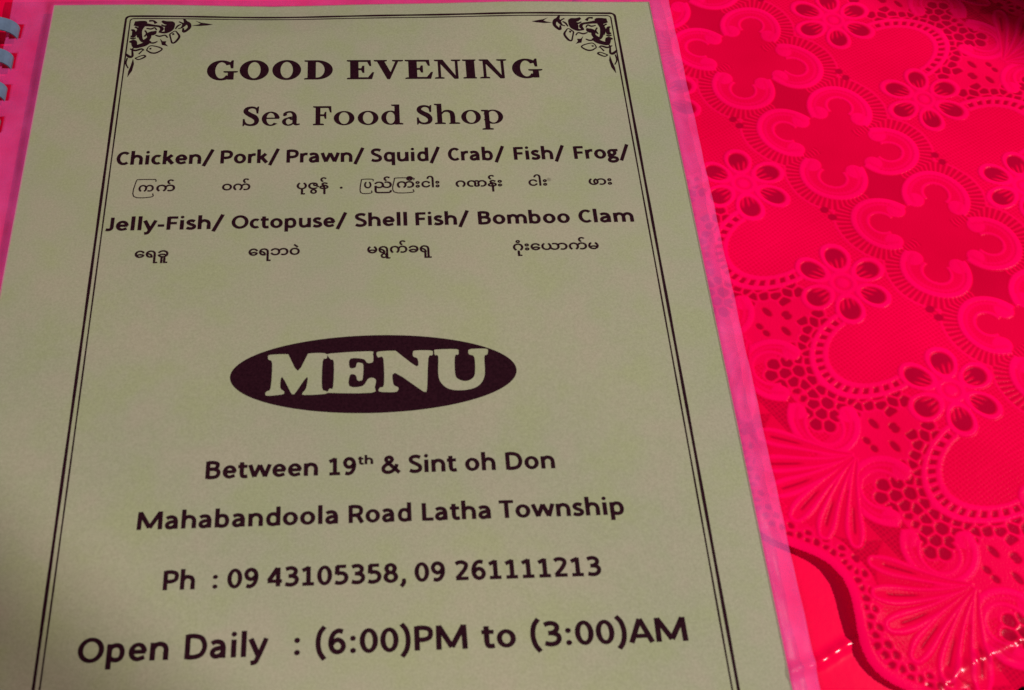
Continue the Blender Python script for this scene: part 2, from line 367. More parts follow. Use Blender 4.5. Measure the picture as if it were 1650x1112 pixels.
NV = np.stack([U, V, ZZ], -1) * MM
du = np.gradient(NV, axis=1); dv_ = np.gradient(NV, axis=0); NN = np.cross(du, dv_); NN /= np.linalg.norm(NN, axis=-1, keepdims=True)
if NN[..., 2].mean() < 0: NN = -NN
jj, ii = np.nonzero(fk); Wd = SS.shape[1]; a0 = jj * Wd + ii
quads = np.stack([a0, a0 + 1, a0 + Wd + 1, a0 + Wd], -1)
cr = np.cross(NV.reshape(-1, 3)[quads[0, 1]] - NV.reshape(-1, 3)[quads[0, 0]], NV.reshape(-1, 3)[quads[0, 3]] - NV.reshape(-1, 3)[quads[0, 0]])
if cr[2] < 0: quads = quads[:, ::-1]
reg = RR[jj, ii]; kk = kper[jj, ii]; sg = (sgn[jj, ii] > 0).astype(int); mm = mir[jj, ii].astype(int)
key = np.where(reg == 0, 0, np.where(reg == 5, 5 * 10000 + mm, 0))
for rid in (1, 3): key = np.where(reg == rid, rid * 10000 + (kk + 20) * 10 + mm, key)
for rid in (2, 4): key = np.where(reg == rid, rid * 10000 + (kk + 20) * 10 + mm * 2 + sg, key)
lace = thing('lace_tablecloth', (.27, -.12, -.0026), 'hot pink and red embossed lace tablecloth with scalloped edge beside the menu', 'tablecloth')
lo = np.array(lace.location)
names = {0: 'lace_net', 1: 'flower', 2: 'scroll', 3: 'leaf_fan', 4: 'crescent', 5: 'scalloped_cord'}
flatV = NV.reshape(-1, 3); flatN = NN.reshape(-1, 3); flatC = CC.reshape(-1)
DB = (U - CA[0]) * CN[0] + (V - CA[1]) * CN[1]; flatR = np.exp(-((DB + 1.0) / 1.9) ** 2).reshape(-1)
for kx in np.unique(key):
    q = quads[key == kx]
    if len(q) < 60 and kx: q0 = q
    used, inv = np.unique(q, return_inverse=True); q2 = inv.reshape(q.shape)
    me = bpy.data.meshes.new(names[kx // 10000]); nq = len(q2)
    me.vertices.add(len(used)); me.vertices.foreach_set('co', (flatV[used] - lo).astype(np.float32).ravel())
    me.loops.add(nq * 4); me.loops.foreach_set('vertex_index', q2.astype(np.int32).ravel())
    me.polygons.add(nq); me.polygons.foreach_set('loop_start', np.arange(0, nq * 4, 4, dtype=np.int32))
    me.update(calc_edges=True); me.polygons.foreach_set('use_smooth', np.ones(nq, bool))
    at = me.attributes.new('weave_shade', 'FLOAT', 'POINT'); at.data.foreach_set('value', flatC[used].astype(np.float32))
    at2 = me.attributes.new('crease_gloss', 'FLOAT', 'POINT'); at2.data.foreach_set('value', flatR[used].astype(np.float32))
    me.normals_split_custom_set_from_vertices(flatN[used].astype(np.float32).tolist())
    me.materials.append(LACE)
    o = bpy.data.objects.new(names[kx // 10000], me); link(o, lace)

# ------------------------------------------------------------------ the menu
menu = thing('menu', (0, 0, 0), 'laminated green menu page in a comb binding with printed address and phone numbers', 'menu')
us = list(np.arange(0, 210.01, 3.0)); vs = list(np.arange(0, -279.01, -3.0))
nu, nv = len(us), len(vs); pv, pf = [], []
for dz in (0, -.14):
    for v in vs:
        for u in us: pv.append((u * MM, v * MM, (page_z(u, v) + dz) * MM))
for j in range(nv - 1):
    for i in range(nu - 1):
        a = j * nu + i; pf.append((a, a + nu, a + nu + 1, a + 1)); b_ = a + nu * nv; pf.append((b_, b_ + 1, b_ + nu + 1, b_ + nu))
per = [(j, 0) for j in range(nv)] + [(nv - 1, i) for i in range(1, nu)] + [(j, nu - 1) for j in range(nv - 2, -1, -1)] + [(0, i) for i in range(nu - 2, 0, -1)]
for p, q in zip(per, per[1:] + per[:1]):
    a = p[0] * nu + p[1]; b_ = q[0] * nu + q[1]; pf.append((a, a + nu * nv, b_ + nu * nv, b_))
mesh_obj('paper_sheet', pv, pf, PAPER, menu, smooth=False)

# laminate margin (with binding holes) and the clear film over the sheet
def film_z(u, v):
    du_ = np.maximum(np.maximum(-u, u - 210), 0); dv__ = np.maximum(v, 0)
    e = np.maximum(du_, dv__)
    base = page_z(np.clip(u, 0, 210), np.clip(v, -279, 0)) - .05
    rr = 1 / (1 + np.exp(-(e - 1.6) * 1.8))
    out = base * (1 - rr) + (-.75) * rr
    out = out + .22 * np.sin(v / 5.3 + np.sin(u / 3.0)) * np.clip(e / 3, 0, 1) + .12 * np.sin(v / 1.9 + u / 2.3) * np.clip(e / 3, 0, 1)
    return out + wrinkle(u, v) * .7 * (u > 209)
hole_v = [-11.8 - 14.28 * k for k in range(19)]
fus = sorted(set([-14.6, -13.6, -9.3, -14.1] + list(np.round(np.arange(-8.3, .3, .75), 2)) + [.35] + [209.65, 210.4, 211.0, 211.8, 212.6, 213.4, 214.2, 215.0, 215.8, 216.6, 217.2]))
mids = [12 * k + 10.0 for k in range(17)]
fus = sorted(set(fus + mids)); hv = []
for h in hole_v: hv += [h + 3.6, h - 3.6]
fvs = sorted(set([6.0, 5.0, 4.0, 3.0, 2.2, 1.4, .7, -.35] + [h for h in hv] + list(np.round(np.arange(-1.1, -278, -1.13), 2)) + [-278.65, -281, -284]), reverse=True)
def kfilm(u, v):
    if .35 < u < 209.65 and -278.65 < v < -.35: return False
    if -13.6 < u < -9.3 and any(abs(v - h) < 3.6 for h in hole_v): return False
    return True
mv, mf = grid_mesh(fus, fvs, film_z, kfilm)
mo = mesh_obj('laminate_margin', mv, mf, MARGIN, menu, smooth=True)
sm = mo.modifiers.new('thickness', 'SOLIDIFY'); sm.thickness = .00035; sm.offset = -1
cv2, cf2 = grid_mesh(list(np.linspace(0, 210, 71)), list(np.linspace(0, -279, 94)), lambda u, v: page_z(u, v) + .16)
mesh_obj('clear_film', cv2, cf2, CLEAR, menu, smooth=True)

# comb binding
comb = bpy.data.objects.new('comb_binding', None); link(comb, menu)
def strip(prof, v0, v1, th=.5):
    vv_, ff = [], []; n_ = len(prof)
    for k, (x, z) in enumerate(prof):
        p, q = prof[max(0, k - 1)], prof[min(n_ - 1, k + 1)]; l = math.hypot(q[0] - p[0], q[1] - p[1]); nx, nz_ = -(q[1] - p[1]) / l, (q[0] - p[0]) / l
        for s_ in (0, -th):
            for v in (v0, v1): vv_.append(((x + nx * s_) * MM, v * MM, (z + nz_ * s_) * MM))
    for k in range(n_ - 1):
        a = k * 4; b_ = a + 4
        ff += [(a, a + 1, b_ + 1, b_), (a + 2, b_ + 2, b_ + 3, a + 3), (a, b_, b_ + 2, a + 2), (a + 1, a + 3, b_ + 3, b_ + 1)]
    ff += [(0, 2, 3, 1), ((n_ - 1) * 4, (n_ - 1) * 4 + 1, (n_ - 1) * 4 + 3, (n_ - 1) * 4 + 2)]
    return vv_, ff
sp = [(-20.3 + 5.2 * math.cos(math.radians(a_)), 1.6 + 5.0 * math.sin(math.radians(a_))) for a_ in range(150, 271, 12)]
v_, f_ = strip(sp, -3, -276); mesh_obj('spine', v_, f_, COMB, comb, smooth=False)
tprof = [(-20.3 + 5.2 * math.cos(math.radians(a_)), 1.0 + 2.6 * math.sin(math.radians(a_))) for a_ in range(150, 60, -15)]
tprof += [(-16.2, 3.0), (-14.2, 2.3), (-12.6, 1.4), (-11.5, .2), (-11.0, -1.0), (-10.9, -2.2)]
v_, f_ = strip(tprof, 2.9, -2.9, .45)
tooth_me = None
for h in hole_v:
    if tooth_me is None: o = mesh_obj('tooth', v_, f_, COMB, comb); tooth_me = o.data
    else: o = bpy.data.objects.new('tooth', tooth_me); link(o, comb)
    o.location = (0, h * MM + .0002, 0)

# ------------------------------------------------------------------ print
class Ink:
    def __init__(s): s.v = []; s.f = []; s.layer = 0
    def add(s, pts, tris, bump_=True):
        b = len(s.v); s.layer += 1; dz = (s.layer % 60) * .0004
        for (u, v) in pts: s.v.append((u * MM, v * MM, (float(page_z(u, v)) + .05 + dz) * MM))
        for t in tris:
            t = [b + k for k in t]; 
            p = [s.v[k] for k in t[:3]]
            if (p[1][0] - p[0][0]) * (p[2][1] - p[0][1]) - (p[1][1] - p[0][1]) * (p[2][0] - p[0][0]) < 0: t = t[::-1]
            s.f.append(tuple(t))
    def poly(s, pts):
        tr = tessellate_polygon([[Vector((x, y, 0)) for x, y in pts]]); s.add(pts, tr)
    def strip(s, L_, R_):
        n_ = len(L_); s.add(list(L_) + list(R_), [(i, i + 1, n_ + i + 1, n_ + i) for i in range(n_ - 1)])
    def build(s, name, parent, mat=None, label=None):
        return mesh_obj(name, s.v, s.f, mat or INK, parent, label=label)
def smooth_closed(pts, n=5, ten=.5):
    out = []; N = len(pts)
    for i in range(N):
        p0, p1, p2, p3 = (np.array(pts[(i + k - 1) % N]) for k in range(4))
        for j in range(n):
            t = j / n; out.append(tuple(.5 * ((2 * p1) + (-p0 + p2) * t + (2 * p0 - 5 * p1 + 4 * p2 - p3) * t * t + (-p0 + 3 * p1 - 3 * p2 + p3) * t ** 3)))
    return out
def smooth_open(pts, n=6):
    P_ = [np.array(p, float) for p in pts]; P_ = [2 * P_[0] - P_[1]] + P_ + [2 * P_[-1] - P_[-2]]; out = []
    for i in range(1, len(P_) - 2):
        p0, p1, p2, p3 = P_[i - 1:i + 3]
        for j in range(n):
            t = j / n; out.append(.5 * ((2 * p1) + (-p0 + p2) * t + (2 * p0 - 5 * p1 + 4 * p2 - p3) * t * t + (-p0 + 3 * p1 - 3 * p2 + p3) * t ** 3))
    out.append(P_[-2]); return out
def stroke(pts, n=6):                    # variable-width stroke -> left and right outlines
    q = smooth_open(pts, n); L_, R_ = [], []
    for i, p in enumerate(q):
        d = q[min(i + 1, len(q) - 1)][:2] - q[max(i - 1, 0)][:2]; l = np.hypot(*d) or 1; nrm = np.array([-d[1], d[0]]) / l; w = abs(p[2]) / 2
        L_.append(tuple(p[:2] + nrm * w)); R_.append(tuple(p[:2] - nrm * w))
    return L_, R_

# Burmese words: glyphs of the built-in face
cache = {}
def glyph_mesh(text, burm=False):
    if text in cache: return cache[text]
    c = bpy.data.curves.new('t', 'FONT'); c.body = text; c.size = 1; c.resolution_u = 3
    o = bpy.data.objects.new('t', c); COL.objects.link(o)
    bpy.context.view_layer.update()
    me = o.to_mesh(); vs_ = np.array([v.co[:2] for v in me.vertices]); fs__ = [tuple(p.vertices) for p in me.polygons]
    o.to_mesh_clear(); bpy.data.objects.remove(o); bpy.data.curves.remove(c)
    cache[text] = (vs_, fs__); return cache[text]
# sans lines: a plain humanist bold drawn from centre lines (cap height 1); l = straight run, s = smooth run, o = ring, a = arc, d = dot
XA = .655
def _mir(st, w): return [(k, [(w - x, y) for x, y in p]) if k in 'ls' else (k, (w - p[0],) + tuple(p[1:])) for k, p in st]
BB = ('s', [(.17, .50), (.28, .62), (.42, .66), (.58, .60), (.66, .37), (.60, .14), (.44, .07), (.28, .10), (.17, .20)])
ARCH = lambda x0, x1: [('s', [(x0, .46), (x0 + .10, .60), (x0 + .24, .66), (x1 - .08, .60), (x1, .44), (x1, .26)]), ('l', [(x1, .32), (x1, 0)])]
PB = ('s', [(.19, .925), (.45, .925), (.66, .86), (.72, .70), (.66, .52), (.46, .44), (.19, .435)])
SIX = [(.63, .89), (.46, .93), (.29, .84), (.18, .62), (.16, .36), (.24, .15), (.40, .065), (.57, .12), (.65, .30), (.58, .48), (.43, .56), (.28, .50), (.17, .36)]
SANS = {
 'a': (.78, [('s', [(.12, .59), (.22, .65), (.36, .665), (.50, .61), (.565, .47), (.57, .40)]), ('l', [(.57, .46), (.57, 0)]), ('s', [(.57, .40), (.38, .395), (.21, .33), (.15, .20), (.22, .09), (.35, .075), (.47, .13), (.57, .24)])]),
 'b': (.847, [('l', [(.17, 0), (.17, 1.07)]), BB]), 'd': (.847, _mir([('l', [(.17, 0), (.17, 1.07)]), BB], .847)),
 'p': (.847, [('l', [(.17, -.30), (.17, .72)]), BB]), 'q': (.847, _mir([('l', [(.17, -.30), (.17, .72)]), BB], .847)),
 'c': (.66, [('a', (.40, .365, .25, .295, 52, 308))]),
 'e': (.79, [('l', [(.17, .37), (.70, .37)]), ('a', (.40, .365, .245, .295, 0, 305)), ('l', [(.52, .10), (.66, .15)])]),
 'g': (.75, [('o', (.32, .465, .185, .19)), ('l', [(.36, .655), (.70, .655)]), ('s', [(.20, .32), (.14, .22), (.20, .13), (.40, .085), (.56, .03), (.60, -.10), (.50, -.21), (.33, -.245), (.16, -.20), (.10, -.10), (.16, 0), (.28, .07)])]),
 'h': (.847, [('l', [(.17, 0), (.17, 1.07)])] + ARCH(.17, .675)), 'n': (.847, [('l', [(.17, 0), (.17, .72)])] + ARCH(.17, .675)),
 'm': (1.28, [('l', [(.17, 0), (.17, .72)])] + ARCH(.17, .64) + ARCH(.64, 1.11)),
 'i': (.388, [('l', [(.194, 0), (.194, .725)]), ('d', (.194, .95, .105))]), 'l': (.388, [('l', [(.194, 0), (.194, 1.07)])]),
 'k': (.757, [('l', [(.17, 0), (.17, 1.07)]), ('l', [(.22, .34), (.60, .71)]), ('l', [(.33, .46), (.66, .02)])]),
 'o': (.849, [('o', (.4245, .367, .265, .295))]), 'r': (.56, [('l', [(.17, 0), (.17, .72)]), ('s', [(.17, .44), (.26, .59), (.38, .66), (.53, .655)])]),
 's': (.63, [('s', [(.51, .60), (.38, .665), (.22, .645), (.15, .54), (.22, .43), (.38, .35), (.495, .27), (.495, .15), (.38, .075), (.22, .075), (.08, .13)])]),
 't': (.547, [('l', [(.22, .90), (.22, .24)]), ('s', [(.22, .28), (.25, .12), (.36, .07), (.51, .09)]), ('l', [(.03, .655), (.50, .655)])]),
 'u': (.847, [('s', [(.168, .735), (.168, .30), (.22, .13), (.36, .075), (.52, .12), (.675, .29)]), ('l', [(.675, .735), (.675, 0)])]),
 'w': (1.175, [('l', [(.09, .735), (.32, .03)]), ('l', [(.32, .05), (.5875, .71)]), ('l', [(.5875, .71), (.855, .05)]), ('l', [(.855, .03), (1.085, .735)])]),
 'y': (.747, [('l', [(.07, .735), (.38, .04)]), ('s', [(.675, .735), (.53, .36), (.38, .0), (.27, -.21), (.09, -.25)])]),
 'A': (.956, [('l', [(.08, 0), (.478, .97)]), ('l', [(.478, .97), (.876, 0)]), ('l', [(.22, .27), (.74, .27)])]),
 'B': (.885, [('l', [(.18, 0), (.18, 1)]), ('s', [(.18, .925), (.45, .925), (.64, .86), (.66, .72), (.58, .58), (.40, .545), (.18, .545)]), ('s', [(.18, .545), (.48, .545), (.68, .46), (.725, .30), (.64, .13), (.43, .075), (.18, .075)])]),
 'C': (.834, [('a', (.50, .5, .33, .43, 48, 312))]),
 'D': (.994, [('l', [(.18, 0), (.18, 1)]), ('s', [(.18, .925), (.45, .925), (.70, .84), (.825, .62), (.825, .38), (.70, .16), (.45, .075), (.18, .075)])]),
 'F': (.724, [('l', [(.18, 0), (.18, 1)]), ('l', [(.18, .925), (.68, .925)]), ('l', [(.18, .50), (.63, .50)])]),
 'J': (.522, [('s', [(.35, 1.0), (.35, .6), (.35, .28), (.31, .13), (.19, .07), (.03, .09)])]),
 'L': (.667, [('l', [(.18, 0), (.18, 1)]), ('l', [(.18, .075), (.64, .075)])]),
 'M': (1.379, [('l', [(.18, 0), (.20, 1)]), ('l', [(.20, .97), (.69, .10)]), ('l', [(.69, .10), (1.18, .97)]), ('l', [(1.18, 1), (1.20, 0)])]),
 'O': (1.066, [('o', (.533, .5, .395, .43))]), 'P': (.839, [('l', [(.18, 0), (.18, 1)]), PB]),
 'R': (.888, [('l', [(.18, 0), (.18, 1)]), PB, ('l', [(.46, .46), (.60, .34)]), ('l', [(.57, .38), (.77, 0)])]),
 'S': (.746, [('s', [(.63, .86), (.48, .93), (.28, .92), (.15, .82), (.16, .67), (.28, .57), (.48, .46), (.61, .34), (.60, .17), (.46, .075), (.24, .07), (.08, .14)])]),
 'T': (.781, [('l', [(.03, .925), (.75, .925)]), ('l', [(.39, .92), (.39, 0)])]),
 '0': (.80, [('o', (.40, .485, .255, .425))]), '1': (.80, [('l', [(.42, 0), (.42, .97)]), ('l', [(.13, .07), (.69, .07)]), ('l', [(.44, .92), (.13, .77)])]),
 '2': (.80, [('s', [(.12, .84), (.26, .92), (.45, .92), (.60, .82), (.59, .66), (.48, .47), (.30, .26), (.15, .10)]), ('l', [(.10, .075), (.70, .075)])]),
 '3': (.80, [('s', [(.13, .87), (.30, .925), (.48, .91), (.60, .80), (.57, .63), (.42, .53), (.26, .52)]), ('s', [(.26, .52), (.48, .50), (.64, .40), (.645, .23), (.53, .10), (.33, .06), (.11, .11)])]),
 '4': (.80, [('l', [(.56, 0), (.56, .97)]), ('l', [(.53, .95), (.11, .29)]), ('l', [(.06, .27), (.75, .27)])]),
 '5': (.80, [('l', [(.64, .92), (.18, .92)]), ('l', [(.22, .95), (.20, .50)]), ('s', [(.20, .54), (.36, .575), (.55, .53), (.65, .37), (.60, .18), (.45, .08), (.27, .06), (.11, .11)])]),
 '6': (.80, [('s', SIX)]), '9': (.80, [('s', [(.80 - x, .98 - y) for x, y in SIX])]),
 '8': (.80, [('o', (.40, .72, .20, .20)), ('o', (.40, .285, .25, .225))]),
 '&': (1.11, [('s', [(1.02, .03), (.74, .29), (.42, .62), (.31, .78), (.37, .90), (.50, .93), (.62, .86), (.62, .74), (.50, .62), (.28, .47), (.16, .32), (.18, .15), (.32, .065), (.52, .07), (.72, .20), (.85, .40), (.88, .52)])]),
 '/': (.678, [('l', [(.09, -.18), (.59, 1.10)])]), '-': (.483, [('l', [(.06, .33), (.42, .33)])]),
 ':': (.435, [('d', (.22, .10, .11)), ('d', (.22, .60, .11))]), ',': (.407, [('d', (.23, .09, .10)), ('s', [(.25, .08), (.20, -.08), (.09, -.22)])]),
 '(': (.492, [('s', [(.41, 1.12), (.23, .86), (.16, .46), (.23, .06), (.41, -.22)])]), ')': (.492, [('s', [(.08, 1.12), (.26, .86), (.33, .46), (.26, .06), (.08, -.22)])]),
}
def put_text(ink, text, u0, u1, base, cap, wt=.165, *_):
    """text between u0 and u1 with its feet on base"""
    shapes, x = [], 0.0; hw = wt / 2; ht = wt * .84 / 2
    for ch in text:
        adv, parts = SANS[ch]
        for kind, p in parts:
            if kind == 'l':
                (ax, ay), (bx, by) = p; l = math.hypot(bx - ax, by - ay); nx, ny = -(by - ay) / l, (bx - ax) / l; w_ = (hw * abs(nx) + ht * abs(ny)) * (.80 if .12 < abs(nx) < .985 else 1)
                shapes.append(([(x + ax + nx * w_, ay + ny * w_), (x + bx + nx * w_, by + ny * w_)], [(x + ax - nx * w_, ay - ny * w_), (x + bx - nx * w_, by - ny * w_)]))
            elif kind == 's':
                L_, R_ = stroke([(x + a_, b_, wt * .94) for a_, b_ in p], 5); shapes.append((L_, R_))
            elif kind in 'oa':
                a0, a1 = (0, 360) if kind == 'o' else p[4:6]; L_, R_ = [], []
                for i in range(29):
                    th_ = math.radians(a0 + (a1 - a0) * i / 28); c_, s_ = math.cos(th_), math.sin(th_)
                    L_.append((x + p[0] + (p[2] + hw) * c_, p[1] + (p[3] + ht) * s_)); R_.append((x + p[0] + (p[2] - hw) * c_, p[1] + (p[3] - ht) * s_))
                shapes.append((L_, R_))
            else:
                L_ = [(x + p[0] + p[2] * math.cos(i * math.pi / 9), p[1] + p[2] * math.sin(i * math.pi / 9)) for i in range(10)]
                R_ = [(x + p[0] + p[2] * math.cos(i * math.pi / 9), p[1] - p[2] * math.sin(i * math.pi / 9)) for i in range(10)]
                shapes.append((L_, R_))
        x += adv
    xs = [q[0] for s_ in shapes for side in s_ for q in side]; x0, x1 = min(xs), max(xs); k = (u1 - u0) / (x1 - x0)
    for L_, R_ in shapes: ink.strip([(u0 + (a_ - x0) * k, base + b_ * cap) for a_, b_ in L_], [(u0 + (a_ - x0) * k, base + b_ * cap) for a_, b_ in R_])
LN = {'l3': (-72.79, 5.33, [('Chicken/', 28.72, 59.43), ('Pork/', 61.46, 80.22), ('Prawn/', 82.38, 107.31), ('Squid/', 109.33, 131.68), ('Crab/', 134.11, 152.53), ('Fish/', 155.39, 172.08), ('Frog/', 174.96, 193.28)]), 'l5': (-98.66, 5.01, [('Jelly-Fish/', 28.14, 63.99), ('Octopuse/', 66.2, 101.67), ('Shell', 104.01, 120.13), ('Fish/', 122.69, 139.49), ('Bomboo', 142.12, 170.79), ('Clam', 173.57, 190.85)]), 'l7': (-182.05, 5.12, [('Between', 63.34, 93.4), ('19', 96.24, 103.67), ('&', 110.46, 115.67), ('Sint', 117.89, 130.86), ('oh', 133.13, 141.39), ('Don', 144.19, 157.57)]), 'l8': (-196.0, 4.99, [('Mahabandoola', 46.43, 98.78), ('Road', 101.56, 118.09), ('Latha', 120.89, 139.1), ('Township', 141.41, 174.67)]), 'l9': (-212.52, 5.13, [('Ph', 54.48, 62.53), (':', 66.98, 68.25), ('09', 70.64, 78.54), ('43105358,', 80.66, 116.19), ('09', 118.34, 126.2), ('261111213', 128.76, 166.52)]), 'l10': (-230.22, 6.11, [('Open', 35.11, 57.25), ('Daily', 61.16, 81.64), (':', 87.96, 89.4), ('(6:00)PM', 93.22, 130.88), ('to', 134.47, 142.99), ('(3:00)AM', 146.67, 186.25)]), 'b4': (-83.58, 2.71, [('A', 35.47, 48.02), ('B', 62.55, 71.4), ('C', 85.82, 95.84), ('.', 99.35, 100.25), ('D', 105.9, 130.83), ('E', 135.9, 150.72), ('F', 159.12, 165.07), ('G', 178.39, 185.88)]), 'b6': (-108.85, 2.52, [('A', 37.83, 47.89), ('B', 71.81, 87.27), ('C', 107.62, 127.16), ('D', 152.07, 178.55)]), 't1': (-36.67, 8.93, [('G', 54.91, 65.23), ('O', 65.81, 75.57), ('O', 76.74, 86.38), ('D', 87.48, 97.23), ('E', 101.78, 111.19), ('V', 110.97, 120.92), ('E', 121.51, 131.13), ('N', 131.5, 140.76), ('I', 140.76, 146.55), ('N', 146.85, 156.53), ('G', 158.02, 168.32)]), 't2': (-57.09, 8.61, [('S', 67.58, 73.25), ('e', 73.95, 79.77), ('a', 80.48, 86.52), ('F', 90.64, 96.84), ('o', 97.41, 104.19), ('o', 105.26, 112.05), ('d', 112.99, 120.15), ('S', 124.46, 129.99), ('h', 130.57, 139.0), ('o', 139.36, 145.85), ('p', 146.07, 153.23)]), 'th': (-179.18, 2.59, [('th', 104.2, 108.26)])}
BURM = {'b4': {'A': ('z3', [('\u1000', 270, 360), ('\u1000\u103a', 374, 485)], [[(368, 228), (366, 216), (345, 214), (270, 214), (252, 225), (247, 315), (352, 319), (357, 298)]]),
               'B': ('z3', [('\u101d\u1000\u103a', 762, 930)], []), 'C': ('z3', [('\u1015\u102f\u1007\u103d\u1014\u103a', 1203, 1392)], []), '.': None,
               'D': ('z4', [('\u1015', 88, 128), ('\u100a\u103a', 143, 236), ('\u1000\u102e\u1038', 262, 385), ('\u1004\u102b\u1038', 393, 490)],
                     [[(136, 205), (134, 193), (84, 192), (74, 202), (70, 273), (124, 277), (128, 262)], [(352, 202), (350, 189), (262, 187), (250, 198), (246, 272), (344, 276), (348, 258)]]),
               'E': ('z4', [('\u1002\u100f\u1014\u103a\u1038', 575, 823)], []), 'F': ('z4', [('\u1004\u102b\u1038', 963, 1062)], []), 'G': ('z4', [('\u1016\u102c\u1038', 1283, 1407)], [])},
        'b6': {'A': '\u1031\u101b\u1001\u1030', 'B': '\u1031\u101b\u1018\u101d\u1032', 'C': '\u1019\u101b\u103d\u1000\u103a\u1001\u101b\u102f', 'D': '\u1002\u102f\u1036\u1038\u1031\u101a\u102c\u1000\u103a\u1019'}}
for key_ in ('l3', 'l5', 'l7', 'l8', 'l9', 'l10'):
    base, cap, toks = LN[key_]; line_e = link(bpy.data.objects.new('printed_line', None), menu); bold = {'l3': .22, 'l5': .22, 'l10': .205}.get(key_, .215)
    for txt, u0, u1 in toks:
        ink = Ink(); put_text(ink, txt, u0, u1, base, cap, bold)
        if txt == '19':
            b2, c2, tk = LN['th']; put_text(ink, 'th', tk[0][1], tk[0][2], b2, c2, .23)
        ink.build('printed_word', line_e)
WH = glyph_mesh('\u101d')[0][:, 1].max()
for key_ in ('b4', 'b6'):
    base, cap, toks = LN[key_]; line_e = link(bpy.data.objects.new('printed_line', None), menu)
    for code, u0, u1 in toks:
        ink = Ink(); spec = BURM[key_][code] or '.'; bw = .24
        if isinstance(spec, str): pieces, wraps = [(spec, u0, u1)], []
        else:       # pieces measured along the word, the wrap-round strokes drawn by hand
            lo_, hi_ = min([p[1] for p in spec[1]] + [q[0] for w_ in spec[2] for q in w_]), max(p[2] for p in spec[1])
            mu = lambda x: u0 + (x - lo_) * (u1 - u0) / (hi_ - lo_); yb = 285 if spec[0] == 'z3' else 246
            pieces = [(t_, mu(x0_), mu(x1_)) for t_, x0_, x1_ in spec[1]]; wraps = [[(mu(x), base - (y - yb) * .066, .34) for x, y in w_] for w_ in spec[2]]
        for txt, p0, p1 in pieces:
            vs_, fs__ = glyph_mesh(txt); x0, x1 = vs_[:, 0].min(), vs_[:, 0].max()
            sx = (p1 - p0 - bw) / (x1 - x0); sy = 2.45 / WH if txt != '.' else sx
            for k in range(8):
                a_ = k * math.pi / 4; ink.add([(p0 + bw / 2 + (x - x0) * sx + bw / 2 * math.cos(a_), base + y * sy + bw / 2 * math.sin(a_)) for x, y in vs_], fs__)
        for w_ in wraps: L_, R_ = stroke(w_, 4); ink.strip(L_, R_)
        ink.build('printed_word', line_e)

# slab-serif letters, drawn piece by piece in a box one cap high
def ring_(cx, cy, rx, ry, tx, ty, a0=0, a1=360, n=40, ux=0):
    L_, R_ = [], []
    for i in range(n + 1):
        a_ = math.radians(a0 + (a1 - a0) * i / n); c_, s_ = math.cos(a_), math.sin(a_)
        L_.append((cx + rx * c_, cy + ry * s_)); R_.append((cx + ux + (rx - tx) * c_, cy + (ry - ty) * s_))
    return ('strip', L_, R_)
def rc(x0, y0, x1, y1): return ('poly', [(x0, y0), (x1, y0), (x1, y1), (x0, y1)])
def slab(x0, x1, y, up, t=.075, lip=.045):     # serif with bracket; up=+1 sits on y, -1 hangs from y
    m_ = (x0 + x1) / 2; return ('poly', [(x0, y), (x1, y), (x1, y + up * t * .8), (x1 - lip * 1.6, y + up * (t + .01)), (x0 + lip * 1.6, y + up * (t + .01)), (x0, y + up * t * .8)])
def sk(*pts): L_, R_ = stroke(pts, 6); return ('strip', L_, R_)
